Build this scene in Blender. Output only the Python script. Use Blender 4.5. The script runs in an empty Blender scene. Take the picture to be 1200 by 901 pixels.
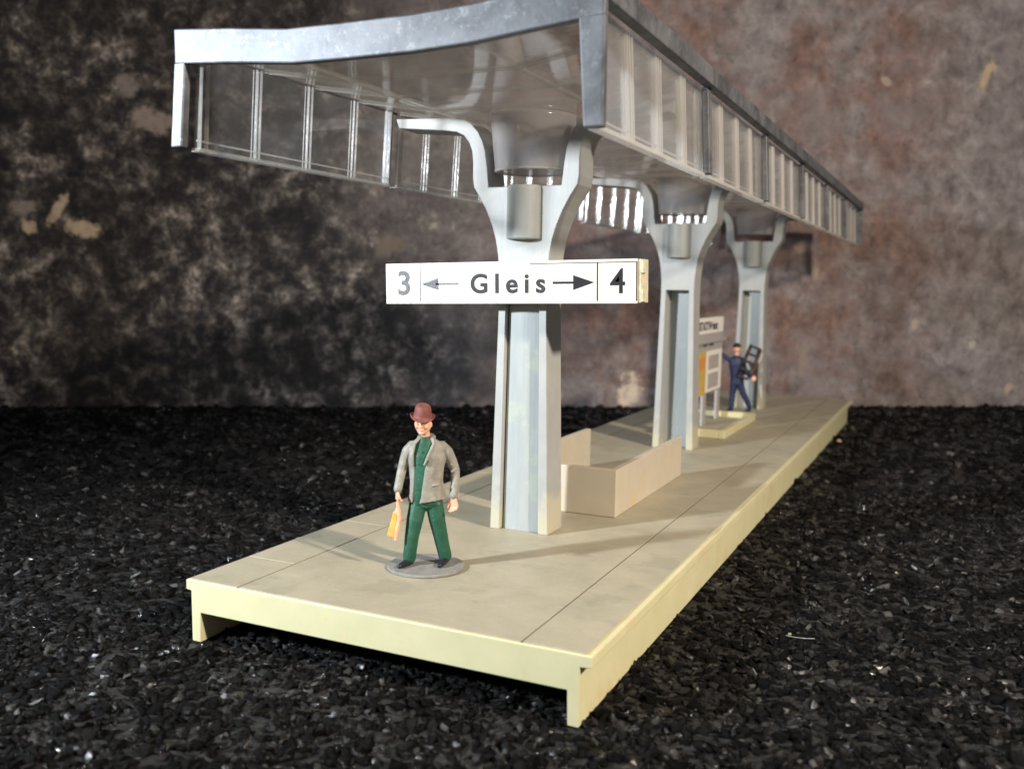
import bpy, bmesh, math, random
import numpy as np
from mathutils import Vector, Matrix
random.seed(7)
S = bpy.context.scene
COL = S.collection

# ------------------------------------------------------------------ camera
cd = bpy.data.cameras.new('camera'); cam = bpy.data.objects.new('camera', cd); COL.objects.link(cam)
R_ = Vector((0.9047054, 0.42569064, 0.01719378)); U_ = Vector((-0.05996943, 0.08728774, 0.99437645))
F_ = Vector((-0.42179594, 0.90064884, -0.10449811)); C_ = Vector((9.50132908, -9.73186319, 4.12598398))
cam.matrix_world = Matrix(((R_.x, U_.x, -F_.x, C_.x), (R_.y, U_.y, -F_.y, C_.y), (R_.z, U_.z, -F_.z, C_.z), (0, 0, 0, 1)))
cd.sensor_width = 36; cd.lens = 33.456; cd.clip_start = .05; cd.clip_end = 400
cd.dof.use_dof = True; cd.dof.focus_distance = 14.6; cd.dof.aperture_fstop = cd.lens * .001 / (2 * .042)
S.camera = cam
S.render.engine = 'CYCLES'; S.cycles.transparent_max_bounces = 48; S.cycles.max_bounces = 14; S.cycles.glossy_bounces = 6; S.cycles.transmission_bounces = 12
S.render.resolution_x = 1024; S.render.resolution_y = 768
S.view_settings.view_transform = 'Standard'; S.view_settings.look = 'None'
S.view_settings.exposure = 0; S.view_settings.gamma = 1

# ------------------------------------------------------------------ light
W = bpy.data.worlds.new('World'); S.world = W; W.use_nodes = True
W.node_tree.nodes['Background'].inputs[0].default_value = (.75, .78, .85, 1)
W.node_tree.nodes['Background'].inputs[1].default_value = .17

def area(name, loc, target, size, power, color, spread=180):
    l = bpy.data.lights.new(name, 'AREA'); l.shape = 'DISK'; l.size = size; l.energy = power; l.color = color
    o = bpy.data.objects.new(name, l); COL.objects.link(o); o.location = loc
    l.spread = math.radians(spread); o.rotation_euler = (Vector(target) - Vector(loc)).to_track_quat('-Z', 'Y').to_euler()
    return o
area('cool_lamp', (-8.9, -12.8, 8.8), (2, 5, 3), 1.2, 2600, (.88, .945, 1), 100)  # cool lamp at front left, inferred from the cast shadows
area('warm_lamp', (27, -4.5, 15.5), (3, 18, 2), 1.8, 12500, (1, .85, .69))

# ------------------------------------------------------------------ helpers
def tag(o, label=None, cat=None, group=None, kind=None):
    if label: o['label'] = label
    if cat: o['category'] = cat
    if group: o['group'] = group
    if kind: o['kind'] = kind
    return o
def empty(name, loc, rz=0):
    o = bpy.data.objects.new(name, None); COL.objects.link(o); o.location = loc; o.rotation_euler = (0, 0, rz)
    o.empty_display_size = .2
    return o
def link(name, bm, m, parent=None, smooth=False, bevel=0, off=None):
    bmesh.ops.recalc_face_normals(bm, faces=bm.faces)
    me = bpy.data.meshes.new(name); bm.to_mesh(me); bm.free()
    if smooth:
        for p in me.polygons: p.use_smooth = True
    if m: me.materials.append(m)
    o = bpy.data.objects.new(name, me); COL.objects.link(o)
    if parent: o.parent = parent
    if off: o.location = off
    if bevel:
        b = o.modifiers.new('bevel', 'BEVEL'); b.width = bevel; b.segments = 2; b.limit_method = 'ANGLE'; b.angle_limit = math.radians(40)
        b.harden_normals = False
    return o
def box(bm, x0, x1, y0, y1, z0, z1):
    v = [bm.verts.new((x, y, z)) for z in (z0, z1) for y in (y0, y1) for x in (x0, x1)]
    for f in ((0, 1, 3, 2), (4, 6, 7, 5), (0, 4, 5, 1), (2, 3, 7, 6), (0, 2, 6, 4), (1, 5, 7, 3)):
        bm.faces.new([v[i] for i in f])
    return v
def hexa(bm, lo, hi):           # two quads of corner points, same order
    a = [bm.verts.new(p) for p in lo]; b = [bm.verts.new(p) for p in hi]
    bm.faces.new(a); bm.faces.new(b[::-1])
    for i in range(4): bm.faces.new((a[i], b[i], b[(i + 1) % 4], a[(i + 1) % 4]))
def prism_y(bm, pts, y0, y1):   # polygon of (x, z), run along y
    a = [bm.verts.new((x, y0, z)) for x, z in pts]; b = [bm.verts.new((x, y1, z)) for x, z in pts]
    bm.faces.new(a); bm.faces.new(b[::-1]); n = len(pts)
    for i in range(n): bm.faces.new((a[i], b[i], b[(i + 1) % n], a[(i + 1) % n]))
def prism_x(bm, pts, x0, x1):   # polygon of (y, z), run along x
    a = [bm.verts.new((x0, y, z)) for y, z in pts]; b = [bm.verts.new((x1, y, z)) for y, z in pts]
    bm.faces.new(a); bm.faces.new(b[::-1]); n = len(pts)
    for i in range(n): bm.faces.new((a[i], b[i], b[(i + 1) % n], a[(i + 1) % n]))
def rings(bm, rs, cap0=True, cap1=True, close=True):
    vs = [[bm.verts.new(p) for p in r] for r in rs]; n = len(rs[0])
    for a, b in zip(vs, vs[1:]):
        for i in range(n if close else n - 1): bm.faces.new((a[i], a[(i + 1) % n], b[(i + 1) % n], b[i]))
    if cap0: bm.faces.new(vs[0][::-1])
    if cap1: bm.faces.new(vs[-1])
    return vs
def lathe(bm, prof, c=(0, 0, 0), n=40, cap0=True, cap1=True, sx=1, sy=1):
    rings(bm, [[(c[0] + r * sx * math.cos(2 * math.pi * k / n), c[1] + r * sy * math.sin(2 * math.pi * k / n), c[2] + z) for k in range(n)] for r, z in prof], cap0, cap1)
def ball(bm, c, r, sx=1, sy=1, sz=1, seg=12, rot=None):
    m = Matrix.Translation(c) @ (rot or Matrix.Identity(4)) @ Matrix.Diagonal((r * sx, r * sy, r * sz, 1))
    bmesh.ops.create_uvsphere(bm, u_segments=seg, v_segments=max(6, seg // 2 + 2), radius=1, matrix=m)
def chain(bm, pts, rad, seg=12):            # capsule chain with tapering links
    pts = [Vector(p) for p in pts]
    for i, (a, b) in enumerate(zip(pts, pts[1:])):
        d = (b - a)
        if d.length < 1e-6: continue
        q = d.to_track_quat('Z', 'Y').to_matrix()
        rs = []
        for t in (0, 1):
            p = a if t == 0 else b; r = rad[i + t]
            rs.append([tuple(p + q @ Vector((r * math.cos(2 * math.pi * k / seg), r * math.sin(2 * math.pi * k / seg), 0))) for k in range(seg)])
        rings(bm, rs)
    for p, r in zip(pts, rad): ball(bm, p, r, seg=seg)
def ell_loft(bm, rows, n=24):               # rows: (cx, cy, z, rx, ry)
    rings(bm, [[(cx + rx * math.cos(2 * math.pi * k / n), cy + ry * math.sin(2 * math.pi * k / n), z) for k in range(n)] for cx, cy, z, rx, ry in rows])
def fuse(o, voxel, it=4, fac=.5):
    r = o.modifiers.new('remesh', 'REMESH'); r.mode = 'VOXEL'; r.voxel_size = voxel; r.use_smooth_shade = True
    s = o.modifiers.new('smooth', 'SMOOTH'); s.factor = fac; s.iterations = it
    return o

# ------------------------------------------------------------------ materials
class NT:
    def __init__(s, name):
        s.m = bpy.data.materials.new(name); s.m.use_nodes = True; s.t = s.m.node_tree; s.t.nodes.clear()
        s.out = s.n('ShaderNodeOutputMaterial'); s.tc = s.n('ShaderNodeTexCoord')
    def n(s, typ, **k):
        nd = s.t.nodes.new(typ)
        for a, b in k.items(): setattr(nd, a, b)
        return nd
    def l(s, a, b): s.t.links.new(a, b)
    def noise(s, scale, detail=4, rough=.6, vec=None, dist=0, off=None, stretch=None):
        nd = s.n('ShaderNodeTexNoise'); nd.inputs['Scale'].default_value = scale; nd.inputs['Detail'].default_value = detail
        nd.inputs['Roughness'].default_value = rough; nd.inputs['Distortion'].default_value = dist
        src = vec or s.tc.outputs['Object']
        if off or stretch:
            mp = s.n('ShaderNodeMapping'); mp.inputs['Location'].default_value = off or (0, 0, 0); mp.inputs['Scale'].default_value = stretch or (1, 1, 1)
            s.l(src, mp.inputs['Vector']); src = mp.outputs[0]
        s.l(src, nd.inputs['Vector']); return nd.outputs['Fac']
    def ramp(s, fac, stops, interp='LINEAR'):
        r = s.n('ShaderNodeValToRGB'); e = r.color_ramp; e.interpolation = interp
        while len(e.elements) < len(stops): e.elements.new(.5)
        for el, (p, c) in zip(e.elements, stops):
            el.position = p; el.color = (c, c, c, 1) if isinstance(c, (int, float)) else (*c, 1)
        s.l(fac, r.inputs[0]); return r.outputs[0]
    def mix(s, fac, a, b, blend='MIX'):
        m = s.n('ShaderNodeMix', data_type='RGBA', blend_type=blend)
        for i, v in ((0, fac), (6, a), (7, b)):
            if hasattr(v, 'is_linked') or hasattr(v, 'links'): s.l(v, m.inputs[i])
            elif i == 0: m.inputs[0].default_value = v
            else: m.inputs[i].default_value = (*v, 1)
        return m.outputs[2]
    def math(s, op, a, b=0, clamp=False):
        m = s.n('ShaderNodeMath', operation=op, use_clamp=clamp)
        for i, v in ((0, a), (1, b)):
            if isinstance(v, (int, float)): m.inputs[i].default_value = v
            else: s.l(v, m.inputs[i])
        return m.outputs[0]
    def bsdf(s, col, rough=.5, metal=0, spec=.5, bump=None, bstr=.3, bdist=.02, **k):
        b = s.n('ShaderNodeBsdfPrincipled')
        for key, v in (('Base Color', col), ('Roughness', rough), ('Metallic', metal), ('Specular IOR Level', spec)):
            if isinstance(v, (int, float)): b.inputs[key].default_value = v
            elif isinstance(v, tuple): b.inputs[key].default_value = (*v, 1)
            else: s.l(v, b.inputs[key])
        for key, v in k.items(): b.inputs[key.replace('_', ' ')].default_value = v
        if bump is not None:
            bp = s.n('ShaderNodeBump'); bp.inputs['Strength'].default_value = bstr; bp.inputs['Distance'].default_value = bdist
            s.l(bump, bp.inputs['Height']); s.l(bp.outputs[0], b.inputs['Normal'])
        s.l(b.outputs[0], s.out.inputs[0]); return b

def plastic(name, a, b, rough=.42, scale=2.5, stain=None, stain_lo=.6, bump=8, bstr=.12, **k):
    t = NT(name); f = t.noise(scale, 6, .65)
    col = t.mix(t.ramp(f, [(.3, 0.), (.7, 1.)]), a, b)
    if stain:
        col = t.mix(t.ramp(t.noise(scale * .7, 4, .6, off=(9, 3, 1)), [(stain_lo, 0.), (stain_lo + .12, 1.)]), col, stain)
    col = t.mix(t.ramp(t.noise(38, 3, .7), [(.66, 0.), (.78, .25)]), col, tuple(x * .45 for x in a))
    r = t.math('ADD', t.math('MULTIPLY', t.noise(scale * 5, 5, .7, off=(4, 4, 4)), .3), rough - .15)
    t.bsdf(col, r, bump=t.noise(bump, 6, .7), bstr=bstr, **k); return t.m

M_cream = plastic('cream_plastic', (.62, .60, .36), (.70, .66, .42), .38, 1.5, (.66, .52, .28), .6, Subsurface_Weight=.15, Subsurface_Scale=.15)
M_cream2 = plastic('beige_plastic', (.56, .49, .36), (.62, .55, .40), .42, 2, (.62, .48, .26), .62, Subsurface_Weight=.12, Subsurface_Scale=.1)
M_barrier = plastic('barrier_plastic', (.50, .45, .36), (.57, .51, .40), .45, 1.6, (.58, .46, .28), .6)
def column_mat():
    t = NT('column_plastic')
    f = t.noise(2.2, 6, .65)
    col = t.mix(t.ramp(f, [(.3, 0.), (.7, 1.)]), (.325, .34, .335), (.39, .40, .39))
    # vertical brushed streaks
    st = t.noise(7, 5, .7, stretch=(3, 3, .18))
    col = t.mix(t.ramp(st, [(.52, 0.), (.8, .25)]), col, (.52, .55, .54))
    # yellowed glue and paint wear close to the foot
    sep = t.n('ShaderNodeSeparateXYZ'); t.l(t.tc.outputs['Object'], sep.inputs[0])
    z = t.math('ADD', sep.outputs[2], t.math('MULTIPLY', t.noise(1.4, 5, .65, off=(3, 1, 7)), -5))
    col = t.mix(t.ramp(t.math('MULTIPLY', t.math('ADD', z, 2.6), .5), [(.05, .6), (.45, 0.)]), col, (.54, .50, .32))
    t.bsdf(col, .42, bump=t.noise(6, 6, .75, stretch=(3, 3, .3)), bstr=.12); return t.m
M_col = column_mat()
def web_mat():
    t = NT('web_plastic')
    col = t.mix(t.ramp(t.noise(3, 6, .7, stretch=(2, 2, .25)), [(.35, 0.), (.7, 1.)]), (.335, .365, .37), (.40, .43, .425))
    col = t.mix(t.ramp(t.noise(1.8, 4, .6, off=(1, 5, 2)), [(.6, 0.), (.66, .45)]), col, (.46, .50, .38))
    t.bsdf(col, .3, bump=t.noise(5, 5, .7, stretch=(3, 3, .25)), bstr=.15); return t.m
M_web = web_mat()
def paving_mat():
    t = NT('paving_paint')
    f = t.noise(.9, 8, .68, dist=.3)
    col = t.mix(t.ramp(f, [(.35, 0.), (.65, 1.)]), (.365, .335, .245), (.455, .415, .305))
    col = t.mix(t.ramp(t.noise(1.1, 4, .6, off=(5, 2, 0)), [(.58, 0.), (.63, .4)]), col, (.285, .275, .20))
    col = t.mix(t.ramp(t.noise(3.2, 8, .75, off=(1, 7, 0), stretch=(.5, 2.2, 1)), [(.56, 0.), (.63, .5)]), col, (.46, .435, .36))
    col = t.mix(t.ramp(t.noise(30, 3, .7), [(.64, 0.), (.72, .35)]), col, (.20, .18, .14))
    bp = t.math('ADD', t.noise(14, 8, .75), t.math('MULTIPLY', t.noise(90, 2, .6), .35))
    t.bsdf(col, t.math('ADD', t.math('MULTIPLY', t.noise(4, 4), .25), .38), bump=bp, bstr=.35, bdist=.03); return t.m
M_pave = paving_mat()
def silver_mat():
    t = NT('silver_frame')
    f = t.noise(1.3, 5, .6, dist=.6)
    col = t.mix(t.ramp(f, [(.38, 0.), (.6, 1.)]), (.085, .09, .10), (.16, .17, .185))
    col = t.mix(t.ramp(t.noise(11, 6, .7), [(.55, 0.), (.7, .3)]), col, (.42, .44, .46))
    col = t.mix(t.ramp(t.noise(22, 3, .7, off=(2, 2, 2)), [(.68, 0.), (.76, .6)]), col, (.14, .13, .12))
    t.bsdf(col, t.math('ADD', t.math('MULTIPLY', f, .25), .42), metal=.5, bump=t.noise(1.6, 4, .55), bstr=.22, bdist=.06); return t.m
M_silver = silver_mat()
def clear_mat(name, tint, haze, hazecol, rough=.06, wear=.12):
    t = NT(name)
    tr = t.n('ShaderNodeBsdfTransparent'); tr.inputs[0].default_value = (*tint, 1)
    gl = t.n('ShaderNodeBsdfGlossy'); gl.inputs['Roughness'].default_value = rough; gl.inputs[0].default_value = (1, 1, 1, 1)
    bp = t.n('ShaderNodeBump'); bp.inputs['Strength'].default_value = .12; bp.inputs['Distance'].default_value = .03
    t.l(t.noise(3.5, 3, .5), bp.inputs['Height']); t.l(bp.outputs[0], gl.inputs['Normal'])
    fr = t.n('ShaderNodeFresnel'); gm = t.n('ShaderNodeNewGeometry')
    t.l(t.math('ADD', 1.5, t.math('MULTIPLY', gm.outputs['Backfacing'], 1 / 1.5 - 1.5)), fr.inputs[0])
    m1 = t.n('ShaderNodeMixShader'); t.l(fr.outputs[0], m1.inputs[0]); t.l(tr.outputs[0], m1.inputs[1]); t.l(gl.outputs[0], m1.inputs[2])
    df = t.n('ShaderNodeBsdfDiffuse'); df.inputs[0].default_value = (*hazecol, 1)
    tl = t.n('ShaderNodeBsdfTranslucent'); tl.inputs[0].default_value = (*hazecol, 1)
    m2 = t.n('ShaderNodeMixShader'); m2.inputs[0].default_value = .5; t.l(df.outputs[0], m2.inputs[1]); t.l(tl.outputs[0], m2.inputs[2])
    hz = t.math('ADD', haze, t.math('MULTIPLY', t.ramp(t.noise(9, 8, .8, dist=1.2), [(.56, 0.), (.72, 1.)]), wear), clamp=True)
    m3 = t.n('ShaderNodeMixShader'); t.l(hz, m3.inputs[0]); t.l(m1.outputs[0], m3.inputs[1]); t.l(m2.outputs[0], m3.inputs[2])
    t.l(m3.outputs[0], t.out.inputs[0]); return t.m
M_clear = clear_mat('clear_plastic', (.975, .97, .965), .025, (.62, .60, .57), .05, .06)
M_roof = clear_mat('clear_roof_plastic', (.93, .92, .91), .13, (.66, .63, .60), .07, .08)
M_rib = clear_mat('clear_rib', (.95, .95, .94), .22, (.72, .72, .70), .1, .1)
M_clear_bright = clear_mat('clear_plastic_brightened', (.93, .93, .93), .13, (.60, .60, .59), .04, .10)  # right panels: same clear plastic, lamp-lit milkiness put into the haze
M_rib_bright = clear_mat('clear_rib_brightened', (.94, .93, .92), .34, (.85, .85, .83), .08, .1)  # right ribs: warm lamp brightness put into the haze; also the funnel rim
M_funnel = clear_mat('smoked_funnel', (.90, .885, .88), .5, (.70, .69, .70), .14, .1)
M_pipe = plastic('grey_pipe', (.36, .385, .375), (.42, .44, .43), .48, 3)
def paint(name, c, rough=.55, var=.25, spec=.4, scale=9):
    t = NT(name)
    col = t.mix(t.ramp(t.noise(scale, 6, .7), [(.35, 0.), (.7, 1.)]), tuple(x * (1 - var) for x in c), tuple(min(1, x * (1 + var)) for x in c))
    t.bsdf(col, rough, spec=spec, bump=t.noise(scale * 2.5, 5, .7), bstr=.3, bdist=.01); return t.m
def flecked(name, c, fleck):
    t = NT(name)
    col = t.mix(t.ramp(t.noise(7, 5, .7), [(.35, 0.), (.7, 1.)]), tuple(x * .75 for x in c), tuple(x * 1.25 for x in c))
    col = t.mix(t.ramp(t.noise(34, 3, .6), [(.66, 0.), (.72, .8)]), col, fleck)
    t.bsdf(col, .5, spec=.4, bump=t.noise(16, 6, .75), bstr=.6, bdist=.015); return t.m
M_skin = paint('painted_skin', (.72, .40, .27), .45, .1)
M_hat = paint('hat_paint', (.20, .065, .055), .6)
M_green = flecked('green_paint', (.018, .095, .055), (.30, .42, .34))
M_jacket = flecked('jacket_paint', (.29, .28, .245), (.38, .36, .32))
M_shoe = paint('shoe_paint', (.02, .022, .03), .3)
M_disc = paint('disc_paint', (.27, .265, .25), .4, .2)
M_bag = paint('bag_paint', (.75, .38, .09), .5, .15)
M_bag2 = paint('bag_strap_paint', (.75, .42, .27), .5, .1)
M_navy = flecked('navy_paint', (.014, .024, .07), (.04, .055, .11))
M_hair = paint('hair_paint', (.03, .02, .015), .5)
M_black = paint('black_paint', (.022, .018, .018), .4)
M_brown = paint('brown_paint', (.20, .08, .05), .5)
M_white = paint('sign_white', (.64, .61, .52), .4, .03, .55, 3)
M_ivory = paint('sign_edge', (.58, .53, .38), .45, .25)
M_ink = paint('sign_ink', (.015, .015, .018), .6, .3, .2)
M_glareink = paint('glare_grey_ink', (.14, .14, .145), .55, .8, .4, 30)  # grey stands in for lamp glare washing out the sign's left end
M_halfink = paint('dark_grey_ink', (.028, .028, .03), .55, .5, .25, 20)  # Gleis lettering part greyed for lamp glare; plain dark grey on the board
M_grey = paint('board_grey', (.40, .39, .38), .5, .06)
M_boardw = paint('board_white', (.85, .83, .80), .5, .04)
M_yellow = paint('board_yellow', (.62, .42, .10), .5, .15)
M_orange = paint('board_orange', (.70, .30, .06), .5, .15)
M_tabletxt = paint('timetable_grey', (.30, .26, .24), .6, .35, .3, 14)

# ------------------------------------------------------------------ ground
GZ = -.88
def ground_mat():
    t = NT('rubber_mat')
    col = t.ramp(t.noise(6, 6, .7), [(.3, (.004, .004, .005)), (.7, (.014, .014, .015))])
    v = t.n('ShaderNodeTexVoronoi'); v.inputs['Scale'].default_value = 6; t.l(t.tc.outputs['Object'], v.inputs['Vector'])
    h = t.math('ADD', v.outputs['Distance'], t.math('MULTIPLY', t.noise(14, 6, .8), .8))
    t.bsdf(col, .45, bump=h, bstr=.9, bdist=.1); return t.m
def crumb_mat():
    t = NT('rubber_crumb')
    g = t.n('ShaderNodeNewGeometry'); r = g.outputs['Random Per Island']
    col = t.ramp(r, [(0, (.002, .002, .0025)), (.6, (.0045, .0045, .005)), (.93, (.009, .0085, .0085)), (.97, (.02, .0195, .019)), (.985, (.07, .068, .066)), (1, (.16, .155, .15))])  # palest few granules are glints put into the colour
    rough = t.ramp(t.math('FRACT', t.math('MULTIPLY', r, 37.7)), [(0, .1), (.25, .24), (.34, .45), (1, .7)])
    rr = t.n('ShaderNodeSeparateColor'); t.l(rough, rr.inputs[0])
    t.bsdf(col, rr.outputs[0], spec=.5, bump=t.noise(17, 8, .85), bstr=1, bdist=.06)
    sp = t.ramp(t.math('FRACT', t.math('MULTIPLY', r, 37.7)), [(0, 1.), (.26, .95), (.34, .16), (1, .08)])
    b_ = [n for n in t.t.nodes if n.type == 'BSDF_PRINCIPLED'][0]; t.l(sp, b_.inputs['Specular IOR Level']); return t.m
bm = bmesh.new()
v = [bm.verts.new(p) for p in ((-70, -40, GZ - .02), (90, -40, GZ - .02), (90, 110, GZ - .02), (-70, 110, GZ - .02))]
bm.faces.new(v)
tag(link('ground', bm, ground_mat()), 'black rubber granule mat the model platform stands on', kind='structure')

def crumbs():
    rng = np.random.default_rng(3)
    fx, fy = F_.x, F_.y; n = math.hypot(fx, fy); fx /= n; fy /= n
    P = []
    for (d0, d1, dens, s0, s1) in ((4.5, 14, 260, .03, .14), (14, 24, 110, .045, .16), (24, 50, 26, .09, .25)):
        half = .72
        A = half * (d1 * d1 - d0 * d0); k = int(A * dens)
        d = np.sqrt(rng.uniform(d0 * d0, d1 * d1, k)); w = rng.uniform(-half, half, k) * d
        x = C_.x + fx * d + fy * w; y = C_.y + fy * d - fx * w
        s = s0 + (s1 - s0) * rng.random(k) ** 1.6
        P.append(np.stack([x, y, s], 1))
    P = np.concatenate(P)
    side = (P[:, 0] + 7.01) * .544 - (P[:, 1] - 25.56) * .839          # in front of the wall
    inside = (P[:, 0] > .11) & (P[:, 0] < 5.88) & (P[:, 1] > .9) & (P[:, 1] < 27.5)
    P = P[(side > .1) & ~inside]
    k = len(P)
    base = np.array([(-1, -1, -1), (1, -1, -1), (1, 1, -1), (-1, 1, -1), (-1, -1, 1), (1, -1, 1), (1, 1, 1), (-1, 1, 1)], float) * .5
    V = base[None] * (1 + rng.uniform(-.45, .25, (k, 8, 3))) + rng.uniform(-.12, .12, (k, 8, 3))
    V *= np.stack([np.ones(k), rng.uniform(.35, 1, k), rng.uniform(.18, .5, k)], 1)[:, None]
    V *= (P[:, 2] * 1.35)[:, None, None]
    tx = rng.normal(0, .45, k); ty = rng.normal(0, .45, k); tz = rng.uniform(0, 6.283, k)
    def rot(V, a, i, j):
        c, s = np.cos(a)[:, None], np.sin(a)[:, None]; Vi, Vj = V[..., i].copy(), V[..., j].copy()
        V[..., i] = c * Vi - s * Vj; V[..., j] = s * Vi + c * Vj
    rot(V, tz, 0, 1); rot(V, tx, 1, 2); rot(V, ty, 0, 2)
    V[..., 0] += P[:, 0:1]; V[..., 1] += P[:, 1:2]; V[..., 2] += GZ - .035 + rng.uniform(-.04, .04, (k, 1))
    quads = np.array([(0, 3, 2, 1), (4, 5, 6, 7), (0, 1, 5, 4), (1, 2, 6, 5), (2, 3, 7, 6), (3, 0, 4, 7)])
    Fc = (quads[None] + (np.arange(k) * 8)[:, None, None]).reshape(-1)
    me = bpy.data.meshes.new('rubber_granules')
    me.vertices.add(k * 8); me.vertices.foreach_set('co', V.reshape(-1))
    me.loops.add(len(Fc)); me.loops.foreach_set('vertex_index', Fc.astype(np.int32))
    nf = len(Fc) // 4
    me.polygons.add(nf); me.polygons.foreach_set('loop_start', (np.arange(nf) * 4).astype(np.int32))
    me.update(calc_edges=True); me.materials.append(crumb_mat())
    o = bpy.data.objects.new('rubber_granules', me); COL.objects.link(o)
    tag(o, 'glinting black rubber granules covering the mat', 'granules', kind='stuff')
crumbs()

# ------------------------------------------------------------------ backdrop wall
def wall_mat():
    t = NT('stained_stone')
    sep = t.n('ShaderNodeSeparateXYZ'); t.l(t.tc.outputs['Object'], sep.inputs[0])
    X, Z = sep.outputs[0], sep.outputs[2]
    wob = t.noise(.16, 4, .6)
    # left: charcoal stone with pale scabs, darkened in place of lamp falloff
    left = t.ramp(t.noise(1.15, 10, .74, dist=.2), [(.37, (.012, .0125, .017)), (.47, (.042, .039, .042)), (.55, (.15, .135, .125)), (.66, (.60, .55, .51))])
    left = t.mix(t.ramp(t.noise(1.5, 9, .8, off=(3, 0, 9)), [(.56, 0.), (.68, .8)]), left, (.28, .265, .25))
    left = t.mix(t.ramp(t.noise(.28, 3, .5, off=(0, 0, 4)), [(.42, .7), (.58, 0.)]), left, (.012, .012, .015))
    # right: rust and lilac grey render
    right = t.ramp(t.noise(1.0, 10, .76, off=(7, 0, 2), dist=.3), [(.34, (.11, .092, .093)), (.5, (.25, .222, .222)), (.62, (.38, .345, .345)), (.75, (.55, .50, .49))])
    rust = t.math('MULTIPLY', t.ramp(t.noise(.3, 6, .7, off=(2, 0, 5)), [(.42, 0.), (.58, 1.)]), t.ramp(t.math('MULTIPLY', t.math('ADD', X, 12), 1 / 34), [(.3, 0.), (.42, 1.), (.82, .9), (.95, .1)]))
    right = t.mix(t.math('MULTIPLY', rust, .78), right, t.ramp(t.noise(1.6, 9, .75), [(.35, (.075, .036, .028)), (.55, (.24, .125, .09)), (.72, (.48, .30, .22))]))
    lilac = t.ramp(t.noise(.35, 6, .65, off=(11, 0, 3)), [(.48, 0.), (.66, .5)])
    right = t.mix(lilac, right, (.28, .25, .265))
    a = t.math('ADD', t.math('MULTIPLY', X, 1 / 14), t.math('ADD', t.math('MULTIPLY', Z, .015), t.math('MULTIPLY', wob, 1.1)))
    col = t.mix(t.ramp(a, [(.12, 0.), (.75, 1.)]), left, right)  # dark left to light right: lamp falloff put into the stone colour
    # fine dark pits
    col = t.mix(t.ramp(t.noise(2.6, 8, .8, off=(1, 0, 6)), [(.33, .65), (.45, 0.)]), col, (.012, .010, .011))
    col = t.mix(t.ramp(t.noise(4.2, 4, .7, off=(8, 0, 1)), [(.70, 0.), (.76, .8)]), col, (.30, .25, .21))
    # pale scabs where render has flaked away
    mott = t.ramp(t.noise(3.2, 6, .75, off=(5, 0, 5)), [(.34, .55), (.52, 1.)])
    def patch(col, x, z, rx, rz, ang, c, n=.55, f=1.0):
        mp = t.n('ShaderNodeMapping', vector_type='TEXTURE'); mp.inputs['Location'].default_value = (x, 0, z)
        mp.inputs['Rotation'].default_value = (0, ang, 0); mp.inputs['Scale'].default_value = (rx, 1, rz)
        cx = t.n('ShaderNodeCombineXYZ'); t.l(X, cx.inputs[0]); t.l(Z, cx.inputs[2]); t.l(cx.outputs[0], mp.inputs[0])
        ln = t.n('ShaderNodeVectorMath', operation='LENGTH'); t.l(mp.outputs[0], ln.inputs[0])
        d = t.math('ADD', ln.outputs['Value'], t.math('MULTIPLY', t.math('SUBTRACT', t.noise(1.7, 9, .78), .5), n * 5.5))
        return t.mix(t.math('MULTIPLY', mott, t.ramp(d, [(.6, f * .95), (1.2, 0.)])), col, c)
    pale = (.62, .50, .36)
    for args in ((-16.7, 6.85, .75, .4, .3, pale), (-17.5, 7.6, .25, .75, .5, pale), (-18.6, 6.85, .35, .3, 0, pale), (-13.9, 10.95, 1.1, .5, .1, (.36, .30, .27)),
                 (-14.9, 12.2, .5, .5, .4, (.28, .25, .24)), (-18.8, 7.6, .5, .3, 0, (.30, .27, .25)), (20.15, 14.1, .22, .75, .35, (.55, .42, .27)), (20.4, 14.5, .35, .2, .2, (.55, .42, .27)),
                 (15.6, 13.8, .35, .2, .5, (.42, .35, .29)), (12.56, 2.2, .2, .95, .04, (.30, .25, .2)), (4.96, .45, .5, 1.1, .1, (.80, .68, .55)), (17.56, 3.56, .18, .3, .2, (.48, .36, .27)),
                 (20.35, 2.7, .2, .28, .3, (.50, .47, .42)), (22.2, .8, .2, .33, .3, (.52, .40, .30)), (12.3, 6.8, .45, .3, .2, (.44, .33, .25)), (12.95, 5.7, .22, .3, 0, (.44, .35, .28)),
                 (-5.0, 6.5, .7, .5, 0, (.20, .16, .13))):
        col = patch(col, *args)
    t.bsdf(col, .7, spec=.3, bump=t.noise(1.6, 10, .75), bstr=.5, bdist=.3); return t.m
ang = math.atan2(.544, .839)
bm = bmesh.new(); box(bm, -45, 50, 0, .8, -1, 48)
wall = link('backdrop_wall', bm, wall_mat(), off=(-7.01, 25.56, GZ)); wall.rotation_euler = (0, 0, ang)
tag(wall, 'rust stained dark stone backdrop wall with pale flaked scabs', 'wall')

# ------------------------------------------------------------------ platform
L, PW, B = 28.2, 6.0, .89
pf = empty('station_platform', (3, 14.1, GZ)); pf_off = Vector((-3, -14.1, -GZ))
tag(pf, 'long cream plastic model station platform with grey painted paving', 'platform')
bm = bmesh.new(); prism_y(bm, [(0, -.012), (PW, -.012), (PW, -.155), (PW - .15, -.165), (PW - .15, GZ), (PW - .29, GZ), (PW - .30, -.46), (.255, -.46), (.245, GZ), (.10, GZ), (.09, -.165), (0, -.155)], 0, .15)
bmesh.ops.recalc_face_normals(bm, faces=bm.faces); bm.normal_update(); bmesh.ops.triangulate(bm, faces=[f for f in bm.faces if len(f.verts) > 4])
link('end_frame', bm, M_cream, pf, bevel=.014, off=pf_off)
bm = bmesh.new(); box(bm, 0, PW, .148, L, -.155, -.0125); link('slab', bm, M_cream, pf, bevel=.014, off=pf_off)
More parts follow.
